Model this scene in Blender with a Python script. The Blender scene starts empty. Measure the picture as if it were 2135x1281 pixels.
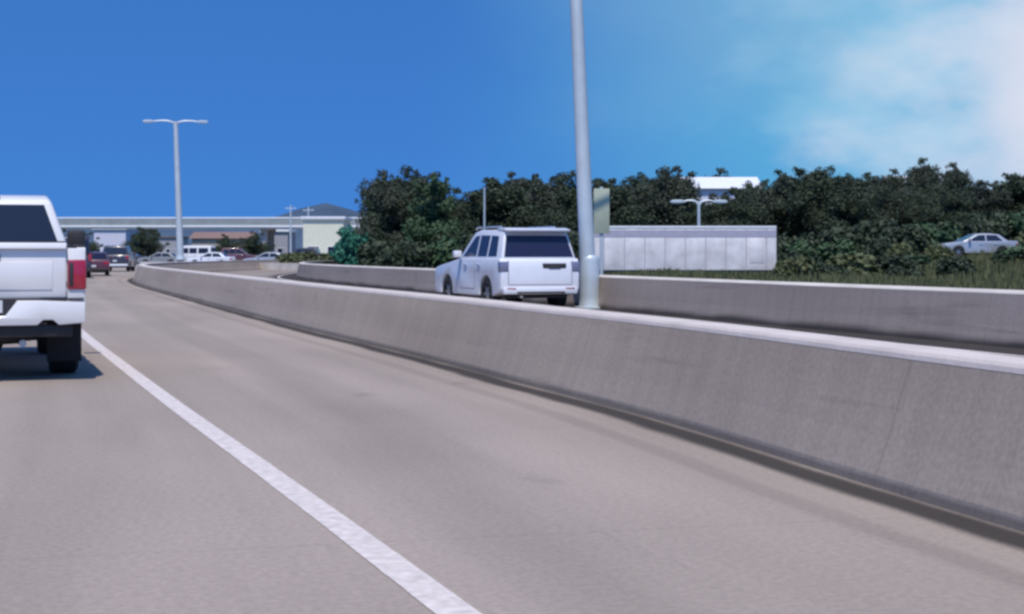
import bpy, bmesh, math, random
from mathutils import Vector, Matrix, noise
R = math.radians
random.seed(7)
S = bpy.context.scene
C = S.collection

# ------------------------------------------------------------------ camera
F = 3300 / 2135            # focal length in image widths
cam_d = bpy.data.cameras.new('camera')
cam = bpy.data.objects.new('camera', cam_d)
C.objects.link(cam)
cam.location = (0, 0, 1.36)
cam.rotation_euler = (R(90), 0, 0)
cam_d.sensor_width = 36
cam_d.lens = 36 * F
cam_d.shift_y = -0.0527
cam_d.clip_start = 0.1
cam_d.clip_end = 8000
S.camera = cam
# ------------------------------------------------------------------ world
SUN_EL, SUN_AZ = 62, 180      # azimuth clockwise from +Y (view axis)
w = bpy.data.worlds.new('World')
S.world = w
w.use_nodes = True
nt = w.node_tree
nt.nodes.clear()
def N(nt, t, **k):
    n = nt.nodes.new(t)
    for a, b in k.items():
        setattr(n, a, b)
    return n
def L(nt, a, b):
    nt.links.new(a, b)
tc = N(nt, 'ShaderNodeTexCoord')
# the sky is looked up a little higher than the true direction: a clear, deep blue sky
add = N(nt, 'ShaderNodeVectorMath', operation='ADD'); add.inputs[1].default_value = (0, 0, 0.42)
L(nt, tc.outputs['Generated'], add.inputs[0])
nrm = N(nt, 'ShaderNodeVectorMath', operation='NORMALIZE'); L(nt, add.outputs[0], nrm.inputs[0])
sky = N(nt, 'ShaderNodeTexSky', sky_type='NISHITA')
sky.sun_disc = False
sky.sun_elevation = R(SUN_EL)
sky.sun_rotation = R(SUN_AZ)
sky.air_density = 1.0; sky.dust_density = 0.6; sky.ozone_density = 3.0
L(nt, nrm.outputs[0], sky.inputs['Vector'])
hs = N(nt, 'ShaderNodeHueSaturation')
hs.inputs['Saturation'].default_value = 1.12
hs.inputs['Value'].default_value = 1.5
hs.inputs['Hue'].default_value = 0.503
L(nt, sky.outputs[0], hs.inputs['Color'])
# brighter, more cyan sky towards the right, then cloud
dn = N(nt, 'ShaderNodeVectorMath', operation='NORMALIZE'); L(nt, tc.outputs['Generated'], dn.inputs[0])
def cloud_mask(center, inner, outer, nscale, namp, detail=6):
    c = Vector(center).normalized()
    d = N(nt, 'ShaderNodeVectorMath', operation='DISTANCE'); L(nt, dn.outputs[0], d.inputs[0]); d.inputs[1].default_value = c
    nz = N(nt, 'ShaderNodeTexNoise'); nz.inputs['Scale'].default_value = nscale; nz.inputs['Detail'].default_value = detail
    nz.inputs['Roughness'].default_value = 0.5
    mp = N(nt, 'ShaderNodeMapping'); mp.inputs['Scale'].default_value = (1, 1, 2.0)
    L(nt, dn.outputs[0], mp.inputs[0]); L(nt, mp.outputs[0], nz.inputs['Vector'])
    m = N(nt, 'ShaderNodeMath', operation='MULTIPLY_ADD'); L(nt, nz.outputs['Fac'], m.inputs[0])
    m.inputs[1].default_value = -namp; L(nt, d.outputs['Value'], m.inputs[2])
    mr = N(nt, 'ShaderNodeMapRange', interpolation_type='SMOOTHSTEP')
    mr.inputs['From Min'].default_value = outer - namp / 2; mr.inputs['From Max'].default_value = inner - namp / 2
    L(nt, m.outputs[0], mr.inputs['Value'])
    return mr.outputs[0]
def mixc(fac, a, b, scale=1.0):
    mx = N(nt, 'ShaderNodeMix', data_type='RGBA')
    if scale != 1.0:
        mm = N(nt, 'ShaderNodeMath', operation='MULTIPLY'); L(nt, fac, mm.inputs[0]); mm.inputs[1].default_value = scale; fac = mm.outputs[0]
    L(nt, fac, mx.inputs[0]); L(nt, a, mx.inputs[6])
    if isinstance(b, tuple): mx.inputs[7].default_value = b
    else: L(nt, b, mx.inputs[7])
    return mx.outputs[2]
tn = N(nt, 'ShaderNodeVectorMath', operation='MULTIPLY'); tn.inputs[1].default_value = (0.50, 1.0, 1.42); L(nt, hs.outputs[0], tn.inputs[0])
col = tn.outputs[0]
col = mixc(cloud_mask((0.34, 1, 0.14), 0.05, 0.40, 5.0, 0.10), col, (1.5, 5.9, 8.9, 1), 0.85)
col = mixc(cloud_mask((0.335, 1, 0.110), 0.00, 0.15, 13.0, 0.24, 10), col, (7.8, 8.3, 10.0, 1), 0.92)
col = mixc(cloud_mask((0.24, 1, 0.125), 0.00, 0.11, 16.0, 0.26, 8), col, (5.4, 8.4, 10.4, 1), 0.35)
col = mixc(cloud_mask((0.34, 1, 0.105), 0.00, 0.07, 14.0, 0.10, 8), col, (8.3, 8.8, 10.2, 1), 0.7)
col = mixc(cloud_mask((0.13, 1, 0.20), 0.02, 0.17, 7.0, 0.14), col, (3.6, 5.6, 8.0, 1), 0.35)
bg = N(nt, 'ShaderNodeBackground'); bg.inputs['Strength'].default_value = 0.085
L(nt, col, bg.inputs['Color'])
wo = N(nt, 'ShaderNodeOutputWorld'); L(nt, bg.outputs[0], wo.inputs['Surface'])
# ------------------------------------------------------------------ sun
sd = bpy.data.lights.new('sun', 'SUN'); sd.energy = 4.3; sd.angle = R(0.6); sd.color = (1.0, 0.92, 0.83)
sun = bpy.data.objects.new('sun', sd); C.objects.link(sun)
to_sun = Vector((math.sin(R(SUN_AZ)) * math.cos(R(SUN_EL)), math.cos(R(SUN_AZ)) * math.cos(R(SUN_EL)), math.sin(R(SUN_EL))))
sun.rotation_euler = to_sun.to_track_quat('Z', 'Y').to_euler()
S.view_settings.view_transform = 'Standard'
S.view_settings.look = 'None'
S.view_settings.exposure = 0.0
S.view_settings.gamma = 1.0
S.render.engine = 'CYCLES'
S.cycles.pixel_filter_type = 'BLACKMAN_HARRIS'
S.cycles.filter_width = 2.9          # a soft, low-resolution video lens

# ------------------------------------------------------------------ materials
def mat(name, colr, rough=0.6, metal=0.0, var=0.0, vscale=3.0, spec=0.5, coat=0.0, emit=None, bump=0.0, bscale=20, detail=4, trans=0.0):
    m = bpy.data.materials.new(name); m.use_nodes = True
    t = m.node_tree; b = t.nodes['Principled BSDF']
    b.inputs['Roughness'].default_value = rough; b.inputs['Metallic'].default_value = metal
    b.inputs['Specular IOR Level'].default_value = spec; b.inputs['Coat Weight'].default_value = coat
    b.inputs['Coat Roughness'].default_value = 0.08
    co = N(t, 'ShaderNodeTexCoord')
    nz = N(t, 'ShaderNodeTexNoise'); nz.inputs['Scale'].default_value = vscale; nz.inputs['Detail'].default_value = detail
    L(t, co.outputs['Object'], nz.inputs['Vector'])
    r = N(t, 'ShaderNodeMapRange'); r.inputs['From Min'].default_value = 0.3; r.inputs['From Max'].default_value = 0.7
    r.inputs['To Min'].default_value = 1 - var; r.inputs['To Max'].default_value = 1 + var
    L(t, nz.outputs['Fac'], r.inputs['Value'])
    mx = N(t, 'ShaderNodeVectorMath', operation='SCALE'); mx.inputs[0].default_value = colr[:3]
    L(t, r.outputs[0], mx.inputs['Scale']); L(t, mx.outputs[0], b.inputs['Base Color'])
    if emit: b.inputs['Emission Color'].default_value = (*emit[:3], 1); b.inputs['Emission Strength'].default_value = emit[3]
    if bump:
        n2 = N(t, 'ShaderNodeTexNoise'); n2.inputs['Scale'].default_value = bscale; L(t, co.outputs['Object'], n2.inputs['Vector'])
        bp = N(t, 'ShaderNodeBump'); bp.inputs['Strength'].default_value = bump; bp.inputs['Distance'].default_value = 0.02
        L(t, n2.outputs['Fac'], bp.inputs['Height']); L(t, bp.outputs[0], b.inputs['Normal'])
    return m

def road_mat(name, base, band_at=(), joint=4.6, jd=.9, streak=False):
    """concrete / asphalt with wear that runs along the road: UV = (metres across, metres along)"""
    m = bpy.data.materials.new(name); m.use_nodes = True
    t = m.node_tree; b = t.nodes['Principled BSDF']; b.inputs['Roughness'].default_value = 0.85
    b.inputs['Specular IOR Level'].default_value = 0.3
    uv = N(t, 'ShaderNodeUVMap')
    def nz(sx, sy, scale, det=5, lo=0.35, hi=0.65, a=0.9, c=1.1):
        mp = N(t, 'ShaderNodeMapping'); mp.inputs['Scale'].default_value = (sx, sy, 1); L(t, uv.outputs[0], mp.inputs[0])
        n = N(t, 'ShaderNodeTexNoise'); n.inputs['Scale'].default_value = scale; n.inputs['Detail'].default_value = det
        L(t, mp.outputs[0], n.inputs['Vector'])
        r = N(t, 'ShaderNodeMapRange'); r.inputs['From Min'].default_value = lo; r.inputs['From Max'].default_value = hi
        r.inputs['To Min'].default_value = a; r.inputs['To Max'].default_value = c; L(t, n.outputs['Fac'], r.inputs['Value'])
        return r.outputs[0]
    def mul(a, c):
        q = N(t, 'ShaderNodeMath', operation='MULTIPLY'); L(t, a, q.inputs[0]); L(t, c, q.inputs[1]); return q.outputs[0]
    v = nz(1, 0.04, 1.6, 4, a=0.93, c=1.07)            # long wear streaks
    v = mul(v, nz(1, 0.35, 0.45, 4, a=0.91, c=1.07))
    v = mul(v, nz(1.4, 1.1, 0.9, 7, lo=.66, hi=.74, a=1.0, c=0.84))    # oil spots   # patches
    v = mul(v, nz(1, 1, 26, 6, a=0.90, c=1.08))        # grain
    v = mul(v, nz(1, 1, 90, 3, a=0.93, c=1.06))
    if streak:
        v = mul(v, nz(0.5, 3.2, 1.5, 6, lo=.4, hi=.62, a=1.03, c=.95))     # water streaks down the face
        v = mul(v, nz(3.5, 0.16, 1.6, 5, lo=.60, hi=.74, a=1.0, c=.74))     # long tyre scuffs
    sp = N(t, 'ShaderNodeSeparateXYZ'); L(t, uv.outputs[0], sp.inputs[0])
    for (u0, wd, dark) in band_at:                    # darker bands running along the road
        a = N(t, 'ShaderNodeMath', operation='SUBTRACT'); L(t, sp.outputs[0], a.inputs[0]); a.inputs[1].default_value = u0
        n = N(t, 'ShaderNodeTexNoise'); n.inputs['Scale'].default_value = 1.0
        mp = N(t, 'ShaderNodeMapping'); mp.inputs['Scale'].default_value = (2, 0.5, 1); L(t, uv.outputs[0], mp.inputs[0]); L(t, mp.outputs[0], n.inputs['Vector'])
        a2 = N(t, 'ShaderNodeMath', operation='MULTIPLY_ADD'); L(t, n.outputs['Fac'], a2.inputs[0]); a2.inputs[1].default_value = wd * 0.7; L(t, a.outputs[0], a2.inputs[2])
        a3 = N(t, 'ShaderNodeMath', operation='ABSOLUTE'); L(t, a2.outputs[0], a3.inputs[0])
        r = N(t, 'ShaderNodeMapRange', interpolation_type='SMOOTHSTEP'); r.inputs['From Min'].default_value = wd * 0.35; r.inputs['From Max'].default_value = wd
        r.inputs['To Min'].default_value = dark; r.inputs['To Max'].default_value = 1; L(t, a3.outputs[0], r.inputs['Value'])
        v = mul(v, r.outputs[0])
    if joint:
        q = N(t, 'ShaderNodeMath', operation='PINGPONG'); L(t, sp.outputs[1], q.inputs[0]); q.inputs[1].default_value = joint / 2
        r = N(t, 'ShaderNodeMapRange'); r.inputs['From Min'].default_value = 0.006; r.inputs['From Max'].default_value = 0.016
        r.inputs['To Min'].default_value = jd; r.inputs['To Max'].default_value = 1; L(t, q.outputs[0], r.inputs['Value'])
        v = mul(v, r.outputs[0])
    s = N(t, 'ShaderNodeVectorMath', operation='SCALE'); s.inputs[0].default_value = base; L(t, v, s.inputs['Scale'])
    L(t, s.outputs[0], b.inputs['Base Color'])
    bp = N(t, 'ShaderNodeBump'); bp.inputs['Strength'].default_value = 0.3; bp.inputs['Distance'].default_value = 0.004
    L(t, v, bp.inputs['Height']); L(t, bp.outputs[0], b.inputs['Normal'])
    return m

def leaf_mat(name, c1, c2):
    m = bpy.data.materials.new(name); m.use_nodes = True
    t = m.node_tree; b = t.nodes['Principled BSDF']; b.inputs['Roughness'].default_value = 0.65; b.inputs['Specular IOR Level'].default_value = 0.25
    co = N(t, 'ShaderNodeTexCoord'); nz = N(t, 'ShaderNodeTexNoise'); nz.inputs['Scale'].default_value = 0.9; nz.inputs['Detail'].default_value = 5
    L(t, co.outputs['Object'], nz.inputs['Vector'])
    g = N(t, 'ShaderNodeNewGeometry')
    mx = N(t, 'ShaderNodeMix', data_type='RGBA'); mx.inputs[6].default_value = (*c1, 1); mx.inputs[7].default_value = (*c2, 1)
    r = N(t, 'ShaderNodeMath', operation='MULTIPLY_ADD'); L(t, g.outputs['Random Per Island'], r.inputs[0]); r.inputs[1].default_value = 0.5
    r2 = N(t, 'ShaderNodeMapRange'); r2.inputs['From Min'].default_value = 0.35; r2.inputs['From Max'].default_value = 0.65; r2.inputs['To Max'].default_value = 0.5
    L(t, nz.outputs['Fac'], r2.inputs['Value']); L(t, r2.outputs[0], r.inputs[2]); L(t, r.outputs[0], mx.inputs[0])
    L(t, mx.outputs[2], b.inputs['Base Color'])
    return m

M = dict(
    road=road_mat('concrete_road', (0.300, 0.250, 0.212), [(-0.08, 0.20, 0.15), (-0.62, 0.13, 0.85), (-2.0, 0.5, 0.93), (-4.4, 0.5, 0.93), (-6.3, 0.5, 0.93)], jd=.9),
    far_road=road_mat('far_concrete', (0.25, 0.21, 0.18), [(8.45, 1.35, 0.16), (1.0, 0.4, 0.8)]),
    paint=mat('road_paint', (0.60, 0.53, 0.49), 0.6, var=0.20, vscale=14, detail=8),
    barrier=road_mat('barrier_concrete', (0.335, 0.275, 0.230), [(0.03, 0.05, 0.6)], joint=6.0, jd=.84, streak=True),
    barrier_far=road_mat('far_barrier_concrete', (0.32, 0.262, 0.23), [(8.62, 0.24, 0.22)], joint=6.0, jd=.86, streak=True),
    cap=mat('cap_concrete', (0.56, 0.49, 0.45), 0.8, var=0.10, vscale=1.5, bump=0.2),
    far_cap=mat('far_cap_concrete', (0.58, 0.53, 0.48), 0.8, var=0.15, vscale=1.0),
    white=mat('white_paint', (0.68, 0.67, 0.67), 0.28, var=0.03, vscale=2, coat=0.6),
    whiteblue=mat('white_car_paint', (0.66, 0.67, 0.72), 0.3, var=0.03, coat=0.6),
    glass=mat('tinted_glass', (0.012, 0.014, 0.03), 0.12, spec=0.5),
    blueglass=mat('blue_tinted_glass', (0.015, 0.018, 0.05), 0.25, spec=0.4),
    black=mat('black_plastic', (0.02, 0.02, 0.024), 0.6, var=0.2, vscale=8),
    rubber=mat('tyre_rubber', (0.018, 0.018, 0.02), 0.85, var=0.2, vscale=20),
    rim=mat('alloy', (0.45, 0.45, 0.47), 0.35, metal=0.8),
    chrome=mat('chrome', (0.75, 0.75, 0.77), 0.22, metal=0.85, var=0.05),
    under=mat('underbody', (0.03, 0.03, 0.035), 0.8, var=0.3, vscale=5),
    red=mat('tail_light_red', (0.32, 0.008, 0.03), 0.2, coat=0.8),
    smoke=mat('smoked_lens', (0.16, 0.17, 0.26), 0.25, coat=0.5),
    clear=mat('clear_lens', (0.6, 0.62, 0.65), 0.15, coat=0.8),
    plate=mat('number_plate', (0.55, 0.56, 0.58), 0.5),
    pole=mat('galvanised_pole', (0.50, 0.56, 0.60), 0.45, metal=0.25, var=0.08, vscale=2),
    lens=mat('lamp_lens', (0.75, 0.78, 0.8), 0.3),
    concrete=mat('concrete', (0.42, 0.40, 0.40), 0.85, var=0.12, vscale=1.2, bump=0.3),
    deck=mat('deck_concrete', (0.24, 0.27, 0.28), 0.85, var=0.12, vscale=0.7),
    rail=mat('pale_rail', (0.72, 0.74, 0.76), 0.6, var=0.05),
    bark=mat('bark', (0.09, 0.075, 0.06), 0.9, var=0.3, vscale=6, bump=0.5),
    palebark=mat('pale_bark', (0.22, 0.19, 0.17), 0.9, var=0.3, vscale=6, bump=0.5),
    leaf_a=leaf_mat('leaf_dark', (0.018, 0.028, 0.018), (0.050, 0.068, 0.036)),
    leaf_b=leaf_mat('leaf_grey', (0.022, 0.030, 0.022), (0.055, 0.068, 0.045)),
    leaf_c=leaf_mat('leaf_green', (0.025, 0.055, 0.030), (0.065, 0.110, 0.050)),
    leaf_t=leaf_mat('leaf_teal', (0.015, 0.10, 0.065), (0.05, 0.20, 0.14)),
    leaf_y=leaf_mat('leaf_olive', (0.05, 0.065, 0.028), (0.11, 0.12, 0.055)),
    cream=mat('cream_wall', (0.62, 0.62, 0.50), 0.8, var=0.06),
    lilac=mat('pale_wall', (0.55, 0.55, 0.66), 0.8, var=0.06),
    tan=mat('tan_wall', (0.36, 0.31, 0.27), 0.8, var=0.1),
    grey=mat('grey_wall', (0.30, 0.30, 0.33), 0.8, var=0.1),
    roofp=mat('pale_roof', (0.62, 0.64, 0.68), 0.7, var=0.08),
    roofd=mat('dark_roof', (0.12, 0.11, 0.12), 0.8, var=0.15),
    roofr=mat('brown_roof', (0.20, 0.13, 0.11), 0.8, var=0.15),
    trailer=mat('trailer_skin', (0.66, 0.63, 0.64), 0.5, var=0.20, vscale=1.2, coat=0.2),
    stripe=mat('trailer_stripe', (0.36, 0.35, 0.43), 0.5, var=0.08),
    darkcar=mat('dark_car_paint', (0.035, 0.03, 0.045), 0.3, coat=0.6),
    silvercar=mat('silver_car_paint', (0.42, 0.43, 0.46), 0.3, metal=0.4, coat=0.5),
    sign=mat('pale_green_sign', (0.34, 0.38, 0.30), 0.6, var=0.08),
    dullcar=mat('dull_car_paint', (0.20, 0.21, 0.22), 0.45, var=0.1),
    redcar=mat('maroon_car_paint', (0.09, 0.025, 0.035), 0.3, coat=0.6),
)

# ground: patchy grass and dry soil
def ground_mat():
    m = bpy.data.materials.new('grassy_ground'); m.use_nodes = True
    t = m.node_tree; b = t.nodes['Principled BSDF']; b.inputs['Roughness'].default_value = 0.95; b.inputs['Specular IOR Level'].default_value = 0.1
    co = N(t, 'ShaderNodeTexCoord')
    n1 = N(t, 'ShaderNodeTexNoise'); n1.inputs['Scale'].default_value = 0.06; n1.inputs['Detail'].default_value = 8
    n2 = N(t, 'ShaderNodeTexNoise'); n2.inputs['Scale'].default_value = 1.3; n2.inputs['Detail'].default_value = 8
    for n in (n1, n2): L(t, co.outputs['Object'], n.inputs['Vector'])
    cr = N(t, 'ShaderNodeValToRGB'); e = cr.color_ramp.elements
    e[0].position = 0.40; e[0].color = (0.050, 0.072, 0.032, 1); e[1].position = 0.66; e[1].color = (0.17, 0.16, 0.10, 1)
    L(t, n1.outputs['Fac'], cr.inputs[0])
    r = N(t, 'ShaderNodeMapRange'); r.inputs['From Min'].default_value = 0.3; r.inputs['From Max'].default_value = 0.7; r.inputs['To Min'].default_value = 0.6; r.inputs['To Max'].default_value = 1.4
    L(t, n2.outputs['Fac'], r.inputs['Value'])
    s = N(t, 'ShaderNodeVectorMath', operation='SCALE'); L(t, cr.outputs[0], s.inputs[0]); L(t, r.outputs[0], s.inputs['Scale'])
    L(t, s.outputs[0], b.inputs['Base Color'])
    return m
M['ground'] = ground_mat()
M['hill'] = mat('hazed_hill_scrub', (0.055, 0.085, 0.13), 0.95, var=0.25, vscale=0.02, detail=8, spec=0.1)  # blue of distant haze mixed into the scrub colour
M['grass'] = leaf_mat('grass_blades', (0.055, 0.068, 0.030), (0.135, 0.14, 0.07))
M['lot'] = mat('parking_lot', (0.27, 0.26, 0.27), 0.9, var=0.15, vscale=0.3)

# ------------------------------------------------------------------ mesh helpers
class MB:
    """collects shapes into ONE mesh object"""
    def __init__(s): s.v = []; s.f = []; s.sm = []
    def add(s, vs, fs, smooth=False):
        o = len(s.v); s.v += [tuple(v) for v in vs]; s.f += [tuple(i + o for i in f) for f in fs]; s.sm += [smooth] * len(fs); return s
    def box(s, x0, x1, y0, y1, z0, z1):
        return s.add([(x0, y0, z0), (x1, y0, z0), (x1, y1, z0), (x0, y1, z0), (x0, y0, z1), (x1, y0, z1), (x1, y1, z1), (x0, y1, z1)],
                     [(0, 3, 2, 1), (4, 5, 6, 7), (0, 1, 5, 4), (1, 2, 6, 5), (2, 3, 7, 6), (3, 0, 4, 7)])
    def prism(s, poly, fn0, fn1):
        """poly: list of (a,b); fn0/fn1 map (a,b) to 3-D for the two ends"""
        n = len(poly)
        return s.add([fn0(*p) for p in poly] + [fn1(*p) for p in poly],
                     [tuple(range(n))[::-1], tuple(range(n, 2 * n))] + [(i, (i + 1) % n, n + (i + 1) % n, n + i) for i in range(n)])
    def tube(s, pts, rads, n=10, cap=True):
        pts = [Vector(p) for p in pts]; vs = []; fs = []
        for i, p in enumerate(pts):
            d = (pts[min(i + 1, len(pts) - 1)] - pts[max(i - 1, 0)]).normalized()
            u = d.cross(Vector((0, 0, 1)))
            if u.length < 0.05: u = d.cross(Vector((0, 1, 0)))
            u.normalize(); q = d.cross(u)
            for k in range(n):
                a = 2 * math.pi * k / n
                vs.append(p + rads[i] * (math.cos(a) * u + math.sin(a) * q))
        for i in range(len(pts) - 1):
            for k in range(n):
                fs.append((i * n + k, i * n + (k + 1) % n, (i + 1) * n + (k + 1) % n, (i + 1) * n + k))
        if cap: fs += [tuple(range(n))[::-1], tuple(range((len(pts) - 1) * n, len(pts) * n))]
        return s.add(vs, fs, True)
    def build(s, name, m, parent=None, bevel=0.0, seg=2, smooth=False):
        me = bpy.data.meshes.new(name); me.from_pydata(s.v, [], s.f); me.materials.append(m)
        bm = bmesh.new(); bm.from_mesh(me); bmesh.ops.recalc_face_normals(bm, faces=bm.faces)
        if bevel:
            es = [e for e in bm.edges if len(e.link_faces) == 2 and e.calc_face_angle(0) > R(30)]
            try: bmesh.ops.bevel(bm, geom=es, offset=bevel, segments=seg, profile=0.5, affect='EDGES', clamp_overlap=True)
            except Exception: pass
        for f in bm.faces: f.smooth = False
        bm.to_mesh(me); bm.free()
        if any(s.sm) or smooth or bevel:
            for p in me.polygons: p.use_smooth = True
            try: me.set_sharp_from_angle(angle=R(38))
            except Exception: pass
        o = bpy.data.objects.new(name, me); C.objects.link(o)
        if parent is not None: o.parent = parent
        return o
def tag(o, label=None, cat=None, group=None, kind=None):
    if label: o['label'] = label
    if cat: o['category'] = cat
    if group: o['group'] = group
    if kind: o['kind'] = kind
    return o
def empty(name, loc, rz=0, label=None, cat=None, group=None):
    o = bpy.data.objects.new(name, None); C.objects.link(o); o.location = loc; o.rotation_euler = (0, 0, rz)
    return tag(o, label, cat, group)
def kids(o): return [c for c in bpy.data.objects if c.parent == o]
def copy_tree(o, parent=None):
    c = o.copy(); C.objects.link(c); c.parent = parent
    for ch in kids(o): copy_tree(ch, c)
    return c
def sstep(a, b, x):
    t = max(0, min(1, (x - a) / (b - a))); return t * t * (3 - 2 * t)

# ------------------------------------------------------------------ the line of the road (front foot of the median barrier, metres)
RAW = [(8.2, -14), (6.4, -6), (4.15, 2), (2.49, 7.71), (1.22, 12.75), (-0.05, 16.9), (-1.25, 20.8), (-4.12, 29.6), (-7.95, 41.9), (-11.1, 52), (-14.3, 62.3), (-17.1, 72),
       (-19.8, 83), (-21.4, 94), (-22.2, 108), (-21.9, 125), (-20.2, 150), (-16, 185), (-8, 230), (8, 300), (34, 390)]
def catmull(P, n):
    out = []
    for i in range(len(P) - 1):
        p0 = Vector(P[max(i - 1, 0)]); p1 = Vector(P[i]); p2 = Vector(P[i + 1]); p3 = Vector(P[min(i + 2, len(P) - 1)])
        for k in range(n):
            t = k / n
            out.append(0.5 * ((2 * p1) + (p2 - p0) * t + (2 * p0 - 5 * p1 + 4 * p2 - p3) * t * t + (3 * p1 - p0 - 3 * p2 + p3) * t ** 3))
    out.append(Vector(P[-1])); return out
LINE = catmull(RAW, 6)
ARC = [0.0]
for a, b in zip(LINE, LINE[1:]): ARC.append(ARC[-1] + (b - a).length)
NRM = []
for i in range(len(LINE)):
    d = (LINE[min(i + 2, len(LINE) - 1)] - LINE[max(i - 2, 0)]).normalized(); NRM.append(Vector((d.y, -d.x)))
def off(i, u): return LINE[i] + NRM[i] * u
FARW = 8.6
def sweep(name, profile, m, i0=0, i1=None, parent=None, closed=True, smooth=False):
    """profile: [(u across, z)]; UV = (developed width, metres along)"""
    i1 = len(LINE) - 1 if i1 is None else i1
    n = len(profile); dev = [profile[0][0]]
    for a, b in zip(profile, profile[1:]): dev.append(dev[-1] + math.hypot(b[0] - a[0], b[1] - a[1]))
    vs = []; fs = []
    for i in range(i0, i1 + 1):
        for (u, z) in profile: p = off(i, u); vs.append((p.x, p.y, z))
    for r in range(i1 - i0):
        for k in range(n - 1): fs.append((r * n + k, r * n + k + 1, (r + 1) * n + k + 1, (r + 1) * n + k))
    if closed: fs += [tuple(range(n))[::-1], tuple(range((i1 - i0) * n, (i1 - i0 + 1) * n))]
    me = bpy.data.meshes.new(name); me.from_pydata(vs, [], fs); me.materials.append(m)
    uv = me.uv_layers.new(name='UVMap')
    for lp in me.loops:
        vi = lp.vertex_index; uv.data[lp.index].uv = (dev[vi % n], ARC[i0 + vi // n])
    o = bpy.data.objects.new(name, me); C.objects.link(o)
    if parent is not None: o.parent = parent
    bm = bmesh.new(); bm.from_mesh(me); bmesh.ops.recalc_face_normals(bm, faces=bm.faces)
    if not closed:
        up = sum(f.normal.z for f in bm.faces)
        if up < 0: bmesh.ops.reverse_faces(bm, faces=bm.faces)
    bm.to_mesh(me); bm.free()
    return o

# ------------------------------------------------------------------ ground
def gz(x, y):
    """grassy bank that rises to the right beyond the far barrier"""
    r = math.hypot(x, y)
    z = -0.25 * sstep(12, 20, y) if False else 0.0
    z += 2.2 * sstep(14, 46, x) * sstep(38, 120, y)
    z += 0.9 * sstep(2, 30, x - (-0.02 * y)) * sstep(60, 140, y)
    return z
def ground():
    vs = []; fs = []
    xs = [-3000, -1500, -700, -350, -180, -100, -60] + [-50 + 4 * i for i in range(40)] + [120, 160, 240, 400, 800, 1500, 3000]
    ys = [-400, -100, -30] + [-20 + 5 * i for i in range(56)] + [280, 330, 450, 700, 1200, 2200, 3500]
    for y in ys:
        for x in xs:
            bump = 0.12 * noise.noise(Vector((x * 0.12, y * 0.12, 0))) * sstep(12, 24, x + 0.31 * (y - 8)) if y > 10 else 0
            vs.append((x, y, gz(x, y) + bump - 0.03))
    nx = len(xs)
    for j in range(len(ys) - 1):
        for i in range(nx - 1): fs.append((j * nx + i, j * nx + i + 1, (j + 1) * nx + i + 1, (j + 1) * nx + i))
    me = bpy.data.meshes.new('ground'); me.from_pydata(vs, [], fs); me.materials.append(M['ground'])
    for p in me.polygons: p.use_smooth = True
    o = bpy.data.objects.new('ground', me); C.objects.link(o); tag(o, kind='structure')
ground()
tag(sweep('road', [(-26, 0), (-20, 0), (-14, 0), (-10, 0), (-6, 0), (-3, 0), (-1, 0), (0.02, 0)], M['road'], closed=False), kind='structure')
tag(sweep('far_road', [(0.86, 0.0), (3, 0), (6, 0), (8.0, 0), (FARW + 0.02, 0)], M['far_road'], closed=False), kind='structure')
# painted edge line of our carriageway: (centre offset from the barrier foot)
EDGE = [(2.9, -3.3), (-0.203, 5.96), (-1.58, 10), (-2.93, 13.9), (-5.0, 20), (-7.05, 26.1), (-10.3, 36), (-15.5, 52), (-21.5, 70), (-24.8, 83), (-26.5, 94), (-27.3, 108), (-27, 125), (-25, 150), (-20, 190)]
def painted(name, P, wd, z, m):
    pts = catmull(P, 40); vs = []; fs = []
    for i, p in enumerate(pts):
        d = (pts[min(i + 1, len(pts) - 1)] - pts[max(i - 1, 0)]).normalized(); n = Vector((d.y, -d.x))
        
        for s in (-1, 1):
            j = 0.005 * noise.noise(Vector((i * 1.7, s * 3, 0)))
            q = p + n * (wd / 2 + j) * s; vs.append((q.x, q.y, z))
    for i in range(len(pts) - 1): fs.append((2 * i, 2 * i + 1, 2 * i + 3, 2 * i + 2))
    me = bpy.data.meshes.new(name); me.from_pydata(vs, [], fs); me.materials.append(m)
    o = bpy.data.objects.new(name, me); C.objects.link(o); return o
tag(painted('edge_line', EDGE, 0.165, 0.004, M['paint']), kind='structure')
tag(painted('far_edge_line', [tuple(off(i, 7.6)) for i in range(0, 100, 3)], 0.12, 0.004, M['paint']), kind='structure')
# lane dashes left of our lane (hidden behind the pickup, seen from a step to the side)
k = 0
mb = MB()
i = 4
while i < 90:
    a, b = off(i, -7.6), off(i + 1, -7.6); d = (b - a).normalized(); n = Vector((d.y, -d.x)) * 0.06; b = a + d * 3
    mb.add([(a.x - n.x, a.y - n.y, .004), (a.x + n.x, a.y + n.y, .004), (b.x + n.x, b.y + n.y, .004), (b.x - n.x, b.y - n.y, .004)], [(0, 1, 2, 3)])
    i += 5
tag(mb.build('lane_markings', M['paint']), kind='structure')

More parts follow.
